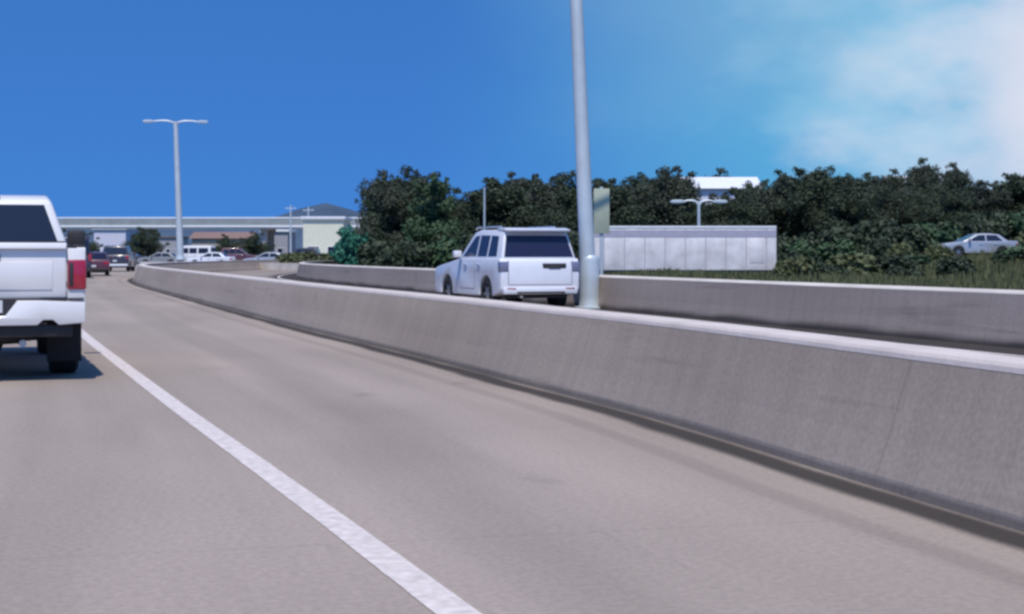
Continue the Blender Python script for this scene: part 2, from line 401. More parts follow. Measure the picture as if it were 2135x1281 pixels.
# ------------------------------------------------------------------ barriers
b1 = empty('concrete_barrier', (0, 0, 0), 0, 'long grey concrete median barrier with broad pale flat top, nearest the camera', 'barrier')
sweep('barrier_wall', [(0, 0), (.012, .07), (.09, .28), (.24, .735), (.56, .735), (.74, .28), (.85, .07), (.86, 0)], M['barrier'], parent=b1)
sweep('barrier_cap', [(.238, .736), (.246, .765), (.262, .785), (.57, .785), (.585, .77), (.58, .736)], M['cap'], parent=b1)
b2 = empty('concrete_barrier', (0, 0, 0), 0, 'low concrete barrier with thin white top edge, in front of the grass', 'barrier')
q = FARW
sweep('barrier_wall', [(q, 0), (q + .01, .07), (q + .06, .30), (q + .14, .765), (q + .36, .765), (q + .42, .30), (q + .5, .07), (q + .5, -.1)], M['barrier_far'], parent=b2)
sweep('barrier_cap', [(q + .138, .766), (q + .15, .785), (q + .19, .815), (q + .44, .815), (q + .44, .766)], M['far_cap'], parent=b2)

# ------------------------------------------------------------------ street lamps
def lamp_post(loc, h, arm, r0, r1, lean, rz, label, cat='street lamp', group=None, pedestal=None, base_z=0.0, sleeve=None):
    t = empty('street_lamp', loc, rz, label, cat, group)
    lx = lambda z: -lean * z
    n = 12
    MB().tube([(lx(z), 0, z) for z in [base_z + (h - base_z) * i / n for i in range(n + 1)]], [r0 + (r1 - r0) * i / n for i in range(n + 1)], 14).build('pole', M['pole'], t)
    MB().tube([(lx(base_z), 0, base_z), (lx(base_z), 0, base_z + .05), (lx(base_z), 0, base_z + .06), (lx(base_z), 0, base_z + .35)], [r0 * 1.9, r0 * 1.9, r0 * 1.3, r0 * 1.15], 16).build('base_plate', M['pole'], t)
    for s in (-1, 1):
        MB().tube([(lx(h) + s * a * arm, 0, h - .05 + z) for a, z in ((0, -.25), (.15, .0), (.4, .1), (.7, .1), (1, .04))], [.09, .08, .07, .06, .05], 8).build('arm', M['pole'], t)
        hx = lx(h) + s * arm
        hd = MB().prism([(-.12, 0), (.75, -.02), (.85, .06), (.7, .17), (.1, .19), (-.12, .1)], lambda a, b: (hx + s * a, -.17, h - .09 + b), lambda a, b: (hx + s * a, .17, h - .09 + b)).build('lamp_head', M['pole'], t, .02)
        MB().box(*sorted((hx + s * .15, hx + s * .65)), -.13, .13, h - .14, h - .105).build('lens', M['lens'], hd)
    if sleeve:
        MB().tube([(0, 0, 0), (0, 0, sleeve[1] - .06), (0, 0, sleeve[1]), (0, 0, sleeve[1] + .05)], [sleeve[0], sleeve[0], sleeve[0] * .96, .2], 18).build('sleeve', M['pole'], t)
    if pedestal:
        MB().box(-pedestal[0], pedestal[0], -pedestal[1], pedestal[1], -.05, pedestal[2]).build('pedestal', M['concrete'], t, .03)
    return t
def at(px, Y): return (px - 1067.5) / 3300 * Y     # metres right of the view axis for a column of the photo at depth Y
lamp_post((at(1229, 38.7), 38.7, 0), 12.2, 2.3, .20, .13, .045, R(15), 'tall pale street lamp post beside the white utility vehicle, cut by the top edge', group='street lamps along the far barrier', sleeve=(.24, 1.25))
lamp_post((at(377, 134), 134, 0), 12.5, 1.9, .30, .20, .035, R(8), 'whole street lamp with two short arms against the deep blue sky at left', group='street lamps along the far barrier', pedestal=(.45, .4, .8), base_z=.8)
lamp_post((at(1457, 101), 101, gz(at(1457, 101), 101)), 4.66 - gz(at(1457, 101), 101), 1.0, .13, .09, 0.0, 0, 'short double-armed lamp post in front of the dark trees, rising above the white trailer', group=None)

# ------------------------------------------------------------------ vehicles
def wheel(parent, x, y, r, wd, rimm='rim', side=1):
    t = empty('wheel', (x, y, r)); t.parent = parent
    n = 28
    prof = [(.62, -.5), (.93, -.5), (1, -.38), (1, .38), (.93, .5), (.62, .5)]
    vs = []; fs = []
    for k in range(n):
        a = 2 * math.pi * k / n
        for (rr, yy) in prof: vs.append((rr * r * math.cos(a), yy * wd, rr * r * math.sin(a)))
    m = len(prof)
    for k in range(n):
        for j in range(m): fs.append((k * m + j, k * m + (j + 1) % m, ((k + 1) % n) * m + (j + 1) % m, ((k + 1) % n) * m + j))
    MB().add(vs, fs, True).build('tyre', M['rubber'], t)
    b = MB(); b.tube([(0, -.1 * wd, 0), (0, .1 * wd, 0)], [r * .2, r * .2], 14)
    for k in range(6):
        a = 2 * math.pi * k / 6; c, s_ = math.cos(a), math.sin(a)
        o = side * wd * .3
        b.prism([(.1, -.1), (.6, -.07), (.6, .07), (.1, .1)], lambda p, q: ((p * c - q * s_) * r, o - .02, (p * s_ + q * c) * r), lambda p, q: ((p * c - q * s_) * r, o + .02, (p * s_ + q * c) * r))
    b.tube([(0, -.42 * wd, 0), (0, .42 * wd, 0)], [r * .63, r * .63], 28, cap=False)
    b.tube([(0, side * .12 * wd, 0), (0, side * .3 * wd, 0)], [r * .16, r * .14], 12)
    b.build('rim', M[rimm], t)
    return t

def arch(xc, r, n=9):
    return [(xc + r * math.cos(a), r * math.sin(a)) for a in [math.pi * i / n for i in range(n + 1)]]   # from +x to -x above the axle level

def car(name, label, cat, loc, rz, P, paint, glass='glass', group=None, tail='red'):
    """x forward, y left, z up. P: L, W, H, clr, belt, hood, wb_f, wb_r, r, cab=[(x,z)...] greenhouse side profile, lean"""
    t = empty(name, loc, rz, label, cat, group)
    Lh = P['L'] / 2; W = P['W'] / 2; belt = P['belt']; clr = P['clr']; r = P['r']; xf, xr = P['ax']
    ra = r * 1.17
    def arc_pts(xc):
        out = []
        for a in [math.pi * i / 9 for i in range(10)]:
            z = r + ra * math.sin(a) * .98
            out.append((xc + ra * math.cos(a), z))
        return [(xc + ra, clr)] + out[0:] + [(xc - ra, clr)]
    # lower body outline, clockwise from the rear bottom
    prof = [(-Lh + .05, clr + .10), (-Lh, clr + .18), (-Lh, P['reartop'] - .22), (-Lh + .05, P['reartop'] - .04), (-Lh + .10, P['reartop'])]
    prof += P['top']
    prof += [(Lh - .12, P['nose']), (Lh - .02, P['nose'] - .12), (Lh, clr + .22), (Lh - .08, clr + .02)]
    prof += arc_pts(xf) + arc_pts(xr)
    MB().prism(prof, lambda a, b: (a, -W, b), lambda a, b: (a, W, b)).build('body', M[paint], t, .045, 3)
    MB().box(-Lh + .15, Lh - .2, -W + .28, W - .28, clr - .04, clr + .35).build('underbody', M['under'], t)
    # greenhouse
    lean = P['lean']; wy = lambda z: W - .05 - lean * (z - belt)
    cabp = P['cab']
    MB().prism(cabp, lambda a, b: (a, -wy(b), b), lambda a, b: (a, wy(b), b)).build('cabin', M[P.get('cabpaint', paint)], t, .05, 3)
    for s in (-1, 1):
        for win in P['side']:
            MB().prism(win, lambda a, b: (a, s * (wy(b) - .02), b), lambda a, b: (a, s * (wy(b) + .006), b)).build('side_window', M[glass], t)
        for hx in P.get('handles', []):
            MB().box(hx, hx + .2, *sorted((s * (W - .01), s * (W + .03))), belt - .17, belt - .13).build('door_handle', M['chrome'], t)
        mi = MB().box(P['mirror'], P['mirror'] + .16, *sorted((s * (W + .02), s * (W + .22))), belt + .03, belt + .2).build('mirror', M[paint], t, .03)
        wheel(t, xf, s * (W - .14), r, .25, side=s); wheel(t, xr, s * (W - .14), r, .25, side=s)
        MB().box(Lh - .16, Lh + .005, *sorted((s * (W - .42), s * (W - .03))), P['nose'] - .27, P['nose'] - .12).build('headlight', M['clear'], t, .03)
        tl = P['tail']
        MB().box(-Lh - .012, -Lh + .2, *sorted((s * (W - tl[0]), s * (W + .008))), tl[1], tl[2]).build('tail_light', M[tail], t, .02)
    def slab(p0, p1, h0, h1, th, nm, m, ins):
        # sloping glass between side-profile points p0 (low) and p1 (high)
        d = Vector((p1[0] - p0[0], p1[1] - p0[1])); n = Vector((d.y, -d.x)).normalized()
        if ins < 0: n = -n
        a = Vector(p0) + d * h0; b = Vector(p0) + d * h1
        vs = []
        for k in (-.02, th):
            for (p, s) in ((a, -1), (a, 1), (b, 1), (b, -1)):
                q = p + n * k; vs.append((q.x, s * (wy(p.y) - abs(ins)), q.y))
        return MB().add(vs, [(0, 1, 2, 3), (7, 6, 5, 4), (0, 4, 5, 1), (1, 5, 6, 2), (2, 6, 7, 3), (3, 7, 4, 0)]).build(nm, m, t)
    slab(cabp[0], cabp[1], *P['rw'], .008, 'rear_window', M[glass], -.06)
    slab(cabp[-1], cabp[-2], .06, .93, .008, 'windshield', M[glass], .09)
    pl = P['plate']
    if pl:
        rc = MB().box(-Lh - .006, -Lh + .05, pl[0] - pl[2], pl[0] + pl[2], pl[1] - .07, pl[1] + .06).build('plate_recess', M['black'], t, .02)
        MB().box(-Lh - .012, -Lh - .007, pl[0] - .15, pl[0] + .15, pl[1] - .07, pl[1] + .05).build('number_plate', M['plate' if not P.get('darkplate') else 'under'], rc)
    MB().box(-Lh - .05, -Lh + .3, -W + .06, W - .06, clr + .06, clr + .22).build('rear_bumper', M[P.get('bump', 'black')], t, .03)
    MB().box(Lh - .35, Lh + .05, -W + .08, W - .08, clr - .02, clr + .2).build('front_bumper', M['black'], t, .03)
    MB().box(Lh - .1, Lh + .02, -W + .48, W - .48, P['nose'] - .38, P['nose'] - .12).build('grille', M['black'], t, .02)
    MB().tube([(-Lh - .04, W - .5, clr), (-Lh + .4, W - .5, clr + .02)], [.035, .035], 10).build('exhaust', M['chrome'], t)
    return t

# white SUV on the far carriageway, seen from behind
SUV = dict(L=4.9, W=1.98, H=1.92, clr=.34, belt=1.22, nose=1.00, r=.39, ax=(1.47, -1.40), lean=.22, reartop=1.235,
    top=[(.45, 1.235), (.72, 1.20), (1.2, 1.14), (1.9, 1.06)],
    cab=[(-2.38, 1.20), (-2.16, 1.86), (-1.9, 1.905), (-.5, 1.92), (-.15, 1.86), (.68, 1.21)],
    side=[[(-2.0, 1.28), (-1.9, 1.76), (-1.42, 1.78), (-1.42, 1.28)], [(-1.32, 1.28), (-1.32, 1.78), (-.68, 1.79), (-.68, 1.28)], [(-.58, 1.28), (-.58, 1.79), (-.28, 1.76), (.36, 1.28)]],
    mirror=.22, tail=(.20, .92, 1.16), rw=(.10, .86), plate=(-.36, 1.06, .30), darkplate=True, bump='whiteblue', handles=(-1.05, -.1))
hd = math.atan2(.964, -.267) + R(5.5)
suv = car('sport_utility_vehicle', 'white sport utility vehicle behind the median barrier, dark rear window towards the camera', 'car',
          (.665 + 2.45 * math.cos(hd), 37.0 + 2.45 * math.sin(hd), 0), hd, SUV, 'whiteblue', 'blueglass', tail='smoke')
sp = MB().prism([(-2.36, 1.85), (-2.05, 1.88), (-1.7, 1.925), (-1.75, 1.95), (-2.1, 1.955), (-2.40, 1.90)], lambda a, b: (a, -.80, b), lambda a, b: (a, .80, b)).build('roof_spoiler', M['whiteblue'], suv, .015)
for s in (-1, 1):
    MB().tube([(-1.7, s * .68, 1.93), (-1.65, s * .68, 1.985), (.0, s * .68, 1.985), (.1, s * .68, 1.93)], [.02] * 4, 8).build('roof_rail', M['chrome'], suv)
seam = MB()
for y in (-.80, .80): seam.box(-2.4535, -2.44, y - .006, y + .006, .62, 1.19)
seam.box(-2.4535, -2.44, -.80, .80, .615, .627)
seam.build('tailgate_seam', M['black'], suv)
for s in (-1, 1):
    sm = MB()
    for x in (-.63, .42): sm.box(x - .006, x + .006, *sorted((s * .985, s * .9925)), .50, 1.19)
    sm.box(-.63, .42, *sorted((s * .985, s * .9925)), .494, .506)
    sm.build('door_seam', M['black'], suv)
    MB().box(-2.50, -2.475, *sorted((s * .62, s * .86)), .50, .55).build('reflector', M['red'], suv, .008)
MB().box(-2.52, -2.47, -.6, .6, .42, .46).build('bumper_trim', M['black'], suv)
MB().tube([(-2.35, .45, 1.27), (-2.345, .1, 1.30), (-2.34, -.1, 1.31)], [.012] * 3, 6).build('wiper', M['black'], suv)

SED = dict(L=4.6, W=1.82, H=1.45, clr=.24, belt=.93, nose=.80, r=.32, ax=(1.40, -1.30), lean=.35, reartop=.98,
    top=[(-1.7, 1.0), (-1.2, .96), (1.0, .95), (1.1, .94), (1.8, .86)],
    cab=[(-1.75, .93), (-1.15, 1.38), (-.6, 1.44), (-.1, 1.44), (.25, 1.38), (1.15, .93)],
    side=[[(-1.35, .98), (-.98, 1.33), (-.35, 1.35), (-.35, .98)], [(-.27, .98), (-.27, 1.35), (.15, 1.33), (.8, .98)]],
    mirror=.65, tail=(.35, .68, .84), rw=(.10, .9), plate=(0, .60, .25), bump='black', handles=(-1.0, -.1))
VAN = dict(L=5.2, W=2.0, H=2.3, clr=.28, belt=1.2, nose=1.1, r=.34, ax=(1.75, -1.5), lean=.10, reartop=1.2,
    top=[(1.5, 1.2), (1.7, 1.19), (2.2, 1.12)],
    cab=[(-2.55, 1.18), (-2.50, 2.2), (-2.3, 2.3), (.9, 2.3), (1.2, 2.22), (1.85, 1.19)],
    side=[[(-2.2, 1.3), (-2.2, 2.0), (-.9, 2.0), (-.9, 1.3)], [(-.7, 1.3), (-.7, 2.0), (.3, 2.0), (.3, 1.3)], [(.42, 1.3), (.42, 2.0), (1.0, 2.0), (1.5, 1.3)]],
    mirror=1.35, tail=(.16, .9, 1.3), rw=(.12, .85), plate=(0, .75, .25), bump='black', handles=(-.6, .5))
def SUVs():
    d = dict(SUV); d['plate'] = (0, .8, .25); d['darkplate'] = False; return d
def place(px, Y): return (at(px, Y), Y, gz(at(px, Y), Y))
NORTH = hd
car('hatchback_car', 'dark car driving ahead on our carriageway, right of the white pickup', 'car', (at(248, 118), 118, 0), R(97), SUVs(), 'darkcar', group='cars far ahead')
car('hatchback_car', 'maroon car beyond the right tail light of the white pickup', 'car', (at(196, 96), 96, 0), R(104), SED, 'redcar', group='cars far ahead')
car('van', 'dark tall van close to the right flank of the white pickup', 'van', (at(150, 88), 88, 0), R(106), VAN, 'darkcar', group='cars far ahead')
# cars on the far carriageway and the parked rows beyond it
for args in [
    ('parked_car', 'white parked car just right of the foot of the left street lamp', 'car', 440, 158, 175, SED, 'whiteblue'),
    ('parked_car', 'dull grey parked car left of the foot of the left street lamp', 'car', 335, 168, 178, SED, 'dullcar'),
    ('parked_van', 'small white van parked near the left street lamp', 'van', 405, 200, 170, VAN, 'white'),
    ('parked_car', 'dark parked car left of the dull grey parked one', 'car', 262, 185, 182, SED, 'darkcar'),
    ('parked_car', 'silver parked car below the cream building', 'car', 560, 150, 172, SED, 'silvercar'),
    ('parked_car', 'dark parked car left of the olive bushes', 'car', 620, 166, 176, SUVs(), 'darkcar'),
    ('parked_car', 'maroon parked car in the middle of the row before the overpass', 'car', 505, 175, 5, SUVs(), 'redcar'),
]:
    nm, lb, ct, px, Y, rz, P_, pt = args
    car(nm, lb, ct, (at(px, Y), Y, gz(at(px, Y), Y)), R(rz), P_, pt, group='vehicles parked before the overpass')
for (px, Y, rz, P_, pt, lb, ct) in [
    (1777, 106, 176, SED, 'dullcar', 'dull grey parked car on the grass right of the white trailer', 'car'),
    (1925, 108, 4, SED, 'dullcar', 'grey parked car half hidden by the grass bank in front of the trees', 'car'),
    (2035, 96, 184, SED, 'silvercar', 'pale parked car half hidden by scrub at the tree foot near the right edge', 'car')]:
    x = at(px, Y)
    if P_ == 'DS': P_ = SUVs(); P_['cabpaint'] = 'dullcar'
    car('parked_van' if ct == 'van' else 'parked_car', lb, ct, (x, Y, gz(x, Y) - (.9 if px > 1900 else .75) * 0), R(rz), P_, pt, group='vehicles parked along the trees')

# ------------------------------------------------------------------ white pickup in our lane
def pickup():
    hx, hy = -.32, .947
    t = empty('pickup_truck', (at(-27, 16.6) + hx * 2.95, 16.6 + hy * 2.95, 0), math.atan2(hy, hx), 'white pickup truck cut off by the left edge, seen from behind', 'pickup truck')
    Lh = 2.95; W = 1.0; clr = .52; r = .43; xr = -1.70; xf = 1.95; ra = .52
    def ac(xc): return [(xc + ra * math.cos(math.pi * i / 10), r + .02 + ra * math.sin(math.pi * i / 10)) for i in range(11)]
    rail = 1.42
    # bed sides
    for s in (-1, 1):
        prof = [(-Lh + .02, .66), (-Lh + .02, rail - .03), (-Lh + .05, rail), (-.98, rail), (-.98, clr)] + [(xr + ra, clr)] + ac(xr) + [(xr - ra, clr + .08)]
        MB().prism(prof, lambda a, b: (a, s * W, b), lambda a, b: (a, s * (W - .09), b)).build('bed_side', M['white'], t, .02, 2)
        MB().box(-Lh + .08, -1.0, *sorted((s * (W - .13), s * (W + .004))), rail + .002, rail + .03).build('bed_rail', M['black'], t, .01)
        wheel(t, xr, s * (W - .17), r, .31, side=s); wheel(t, xf, s * (W - .17), r, .31, side=s)
        MB().box(xr - .56, xr - .53, *sorted((s * (W - .37), s * (W + .0))), .16, .80).build('mud_flap', M['rubber'], t, .01)
        # tail light: tall red lens wrapping the corner
        tl = MB().box(-Lh - .015, -Lh + .16, *sorted((s * (W - .185), s * (W + .008))), .97, 1.29).build('tail_light', M['red'], t, .02)
        MB().box(-Lh - .02, -Lh - .005, *sorted((s * (W - .17), s * (W - .125))), 1.0, 1.26).build('inner_lens', M['black'], tl, .006)
        # corner post above and below the lens
        MB().box(-Lh + .012, -Lh + .12, *sorted((s * (W - .19), s * (W - .005))), .66, rail - .008).build('bed_corner', M['white'], t, .02)
    MB().box(-Lh + .1, -.95, -W + .09, W - .09, .62, .70).build('bed_floor', M['black'], t)
    MB().box(-1.03, -.97, -W + .09, W - .09, .70, rail - .01).build('bulkhead', M['white'], t)
    # tailgate with a raised upper lip and stamped centre panel
    tg = MB().box(-Lh - .01, -Lh + .08, -W + .2, W - .2, .885, rail + .03).build('tailgate', M['white'], t, .015)
    MB().prism([(-.05, -.035), (.06, -.035), (.06, .03), (-.03, .03)], lambda a, b: (-Lh - .012 + a, -W + .2, rail + .02 + b), lambda a, b: (-Lh - .012 + a, W - .2, rail + .02 + b)).build('tailgate_lip', M['white'], tg, .01)
    MB().box(-Lh - .022, -Lh - .008, -W + .34, W - .34, .97, 1.27).build('stamped_panel', M['white'], tg, .012)
    MB().box(-Lh - .035, -Lh - .015, -.13, .13, 1.28, 1.355).build('tailgate_handle', M['black'], tg, .01)
    # cab and front
    prof = [(-.92, clr - .02), (-.92, 1.45), (.95, 1.42), (1.15, 1.38), (2.6, 1.26), (2.86, 1.18), (2.95, .9), (2.95, .6), (2.8, .48), (xf + ra, clr - .03)] + ac(xf) + [(xf - ra, clr - .04)]
    MB().prism(prof, lambda a, b: (a, -W + .01, b), lambda a, b: (a, W - .01, b)).build('cab_body', M['white'], t, .04, 3)
    wy = lambda z: .93 - .34 * (z - 1.43)
    cp = [(-.90, 1.42), (-.72, 1.99), (-.5, 2.055), (.55, 2.055), (.75, 2.0), (1.28, 1.41)]
    MB().prism(cp, lambda a, b: (a, -wy(b), b), lambda a, b: (a, wy(b), b)).build('cab_roof', M['white'], t, .05, 3)
    d = Vector((cp[1][0] - cp[0][0], cp[1][1] - cp[0][1])); n = Vector((-d.y, d.x)).normalized()
    def slab(p0, d, n, h0, h1, ins, nm, m):
        a = Vector(p0) + d * h0; b = Vector(p0) + d * h1; vs = []
        for k in (-.02, .008):
            for (p, s) in ((a, -1), (a, 1), (b, 1), (b, -1)):
                q = p + n * k; vs.append((q.x, s * (wy(p.y) - ins), q.y))
        return MB().add(vs, [(0, 1, 2, 3), (7, 6, 5, 4), (0, 4, 5, 1), (1, 5, 6, 2), (2, 6, 7, 3), (3, 7, 4, 0)]).build(nm, m, t)
    rwn = slab(cp[0], d, n, .06, .90, .10, 'rear_window', M['glass'])
    MB().box(-.70, -.66, -.16, .16, 2.005, 2.035).build('brake_light', M['red'], t, .005)
    d2 = Vector((cp[4][0] - cp[5][0], cp[4][1] - cp[5][1])); slab(cp[5], d2, Vector((d2.y, -d2.x)).normalized(), .06, .95, .1, 'windshield', M['glass'])
    for s in (-1, 1):
        for win in ([(-.72, 1.49), (-.60, 1.93), (.06, 1.95), (.06, 1.49)], [(.14, 1.49), (.14, 1.95), (.58, 1.93), (1.02, 1.49)]):
            MB().prism(win, lambda a, b: (a, s * (wy(b) - .02), b), lambda a, b: (a, s * (wy(b) + .006), b)).build('side_window', M['glass'], t)
        MB().box(.98, 1.12, *sorted((s * (W + .02), s * (W + .24))), 1.45, 1.66).build('mirror', M['black'], t, .03)
        for hx_ in (-.62, .25): MB().box(hx_, hx_ + .2, *sorted((s * (W - .02), s * (W + .03))), 1.27, 1.31).build('door_handle', M['chrome'], t)
        MB().box(2.75, 2.955, *sorted((s * .62, s * .96)), .98, 1.14).build('headlight', M['clear'], t, .02)
    MB().box(2.9, 2.975, -.6, .6, .8, 1.14).build('grille', M['black'], t, .02)
    MB().box(2.7, 3.05, -.97, .97, .5, .74).build('front_bumper', M['chrome'], t, .03)
    # rear bumper: pale steel with a dark number-plate recess and an end notch
    out = [(-.99, .62), (-.99, .84), (-.52, .86), (-.30, .86), (-.18, .70), (.18, .70), (.30, .86), (.52, .86), (.99, .84), (.99, .62), (.72, .60), (.66, .655), (.56, .655), (.50, .60), (-.50, .60), (-.56, .655), (-.66, .655), (-.72, .60)]
    rb = MB().prism(out, lambda a, b: (-Lh - .14, a, b), lambda a, b: (-Lh + .02, a, b)).build('rear_bumper', M['white'], t, .012)
    MB().box(-Lh - .11, -Lh - .0, -.29, .29, .705, .88).build('plate_recess', M['black'], rb)
    MB().box(-Lh - .125, -Lh - .112, -.152, .152, .735, .865).build('number_plate', M['plate'], rb)
    MB().box(-Lh - .06, -Lh + .0, -W + .02, W - .02, .862, .882).build('tailgate_gap', M['black'], t)
    MB().box(-Lh - .17, -Lh - .10, -.045, .045, .50, .59).build('tow_hitch', M['rim'], t, .008)
    MB().box(-Lh + .05, -Lh + .15, -.62, .62, .50, .59).build('hitch_bar', M['under'], t)
    MB().box(-Lh + .2, -.9, -.45, .45, .42, .62).build('chassis', M['under'], t)
    MB().tube([(xr, -.85, r), (xr, -.2, r), (xr, -.15, r), (xr, .15, r), (xr, .2, r), (xr, .85, r)], [.06, .06, .17, .17, .06, .06], 12).build('rear_axle', M['under'], t)
    MB().tube([(-Lh + .06, -.36, .40), (-2.5, -.36, .40), (-2.3, -.30, .42)], [.04, .04, .04], 10).build('exhaust', M['rim'], t)
    MB().box(-Lh - .06, -Lh + .06, -.86, .86, .47, .60).build('under_bumper_shade', M['black'], t, .02)  # black strip added to stand for the shade below the bumper
    MB().box(-.965, -.90, -.90, .90, 1.30, 1.50).build('cab_back_panel', M['black'], t)
    wsp = empty('spare_wheel_fill', (-2.35, 0, .50)); wsp.parent = t  # added to fill the shaded space under the bed
    MB().tube([(0, 0, -.12), (0, 0, -.10), (0, 0, .08), (0, 0, .10)], [.34, .40, .40, .34], 26).build('tyre', M['rubber'], wsp)
    MB().tube([(0, 0, -.125), (0, 0, -.118)], [.22, .22], 20).build('rim', M['under'], wsp)
    for s in (-1, 1):
        MB().box(xr - .62, xr + .62, *sorted((s * (W - .42), s * (W - .12))), r + .55, r + .60).build('wheel_housing', M['under'], t)
    for s in (-1, 1): MB().box(-2.35, -1.1, s * .5 - .04, s * .5 + .04, .44, .52).build('leaf_spring', M['under'], t)
    return t
pickup()

# ------------------------------------------------------------------ white trailer behind the far barrier
def trailer():
    Y = 88; x0, x1 = at(1238, Y), at(1620, Y); Lg = x1 - x0; z = .35
    g = gz((x0 + x1) / 2, Y)
    t = empty('box_trailer', ((x0 + x1) / 2, Y, g), R(1.5), 'long low white box trailer with a grey-blue upper stripe standing behind the far barrier', 'trailer')
    h = 2.86 - g
    MB().box(-Lg / 2, Lg / 2, -.0, 2.4, .32, h).build('box_body', M['trailer'], t, .05, 3)
    MB().box(-Lg / 2 + .02, Lg / 2 - .02, -.012, .02, h - .62, h - .22).build('side_stripe', M['stripe'], t)
    MB().box(-Lg / 2 + .02, Lg / 2 - .02, -.03, .02, h - .10, h + .012).build('roof_trim', M['rail'], t)
    for i in range(9): x = -Lg / 2 + Lg * (i + .5) / 9; MB().box(x - .02, x + .02, -.03, .0, .33, h - .11).build('side_rib', M['stripe'], t)
    MB().box(Lg / 2 - 1.5, Lg / 2 - .7, -.02, .02, .75, h - .68).build('side_door', M['trailer'], t, .005)
    MB().box(-Lg / 2, Lg / 2, .05, 2.35, .20, .32).build('chassis', M['under'], t)
    for x in (-1.0, -.1, .8):
        for y in (.14, 2.26): wheel(t, x, y, .36, .24, side=-1 if y < 1 else 1)
    MB().tube([(-Lg / 2 - .9, 1.2, .5), (-Lg / 2 + .1, 1.2, .5)], [.05, .05], 8).build('drawbar', M['under'], t)
    MB().box(-Lg / 2 - .8, -Lg / 2 - .7, 1.15, 1.25, 0, .5).build('jack_leg', M['under'], t)
trailer()

# ------------------------------------------------------------------ overpass
def overpass():
    Y = 232; x0, x1 = at(-260, Y), at(960, Y)
    t = empty('overpass', ((x0 + x1) / 2, Y, 0), 0, 'long low concrete overpass with two pale rails crossing the far road on the left', 'bridge')
    hl = (x1 - x0) / 2
    MB().box(-hl, hl, .0, 9, 5.1, 5.5).build('deck', M['deck'], t)
    MB().box(-hl, hl, -.25, -.002, 4.9, 6.35).build('parapet', M['deck'], t)
    MB().box(-hl, hl, -.34, -.252, 5.15, 5.42).build('lower_rail', M['rail'], t)
    MB().box(-hl, hl, -.3, .0, 6.42, 6.62).build('upper_rail', M['rail'], t)
    n = 44
    for i in range(n): x = -hl + 2 * hl * (i + .5) / n; MB().box(x - .05, x + .05, -.2, -.1, 6.35, 6.42).build('rail_post', M['rail'], t)
    for x in (-hl + 8, -hl + 25, -4, 14, 28, hl - 10):
        for y in (1.2, 7.4): MB().tube([(x, y, 0), (x, y, 4.6)], [.5, .5], 14).build('pier', M['concrete'], t)
        MB().box(x - .6, x + .6, .4, 8.4, 4.55, 5.1).build('pier_cap', M['concrete'], t, .05)
    MB().box(-hl - 5, -hl, -.2, 9, 0, 5.5).build('abutment', M['concrete'], t)
    MB().box(hl, hl + 5, -.2, 9, 0, 5.5).build('abutment', M['concrete'], t)
overpass()

# ------------------------------------------------------------------ far buildings
def house(px0, px1, Y, ztop, wall, roof, label, cat='building', rooftype='flat', windows=(3, 1), depth=9, z0=None, roofh=1.2, door=True):
    x0, x1 = at(px0, Y), at(px1, Y); xc = (x0 + x1) / 2; hw = (x1 - x0) / 2
    g = gz(xc, Y) - .1 if z0 is None else z0
    t = empty('house' if cat == 'house' else 'building', (xc, Y, g), 0, label, cat); h = ztop - g
    MB().box(-hw, hw, 0, depth, 0, h).build('wall', M[wall], t)
    if rooftype == 'flat':
        MB().box(-hw - .25, hw + .25, -.3, depth + .25, h + .003, h + .35).build('roof', M[roof], t, .03)
    else:
        MB().prism([(-.5, 0), (depth + .5, 0), (depth / 2, roofh)], lambda a, b: (-hw - .5, a, h + b), lambda a, b: (hw + .5, a, h + b)).build('roof', M[roof], t)
    nx, nz_ = windows
    for j in range(nz_):
        for i in range(nx):
            wx = -hw + 2 * hw * (i + .5) / nx; wz = 1.0 + j * 2.9 if nz_ > 1 else min(1.0, h * .4)
            ww = min(.8, hw / nx * .55); wh = min(1.2, h - wz - .3)
            if wh < .3: continue
            f = MB().box(wx - ww - .08, wx + ww + .08, -.05, -.002, wz - .08, wz + wh + .08).build('window', M['rail'], t)
            MB().box(wx - ww, wx + ww, -.056, -.03, wz, wz + wh).build('pane', M['glass'], f)
    if door: MB().box(hw * .82 - .5, hw * .82 + .4, -.06, -.002, 0, min(2.1, h - .2)).build('door', M['grey'], t)
    return t
house(632, 716, 186, 5.3, 'cream', 'roofp', 'cream flat-roofed building just left of the tall trees, under the overpass rails', windows=(2, 1), depth=8)
house(196, 262, 262, 5.2, 'lilac', 'roofp', 'pale lilac building seen under the overpass right of the white pickup', windows=(4, 1))
house(300, 372, 300, 4.2, 'grey', 'roofd', 'grey low building behind the left street lamp', windows=(5, 1))
house(400, 520, 275, 3.9, 'tan', 'roofr', 'tan house with a brown gabled roof behind the parked cars', 'house', 'gable', windows=(5, 1))
house(545, 600, 250, 4.7, 'grey', 'rail', 'small grey building with a bright white flat roof, left of the cream one', windows=(2, 1))
house(1432, 1582, 190, 9.1, 'lilac', 'roofp', 'pale-roofed house on the rise behind the trees, above the short lamp post', 'house', 'gable', windows=(6, 2), roofh=1.6, z0=2)
house(1868, 2010, 185, 9.4, 'lilac', 'roofp', 'pale lilac house peeping over the dark trees near the right edge', 'house', 'gable', windows=(5, 2), roofh=1.2, z0=2)
house(800, 1000, 260, 5.0, 'tan', 'roofr', 'tan house almost hidden behind the left end of the tree belt', 'house', 'gable', windows=(6, 1))

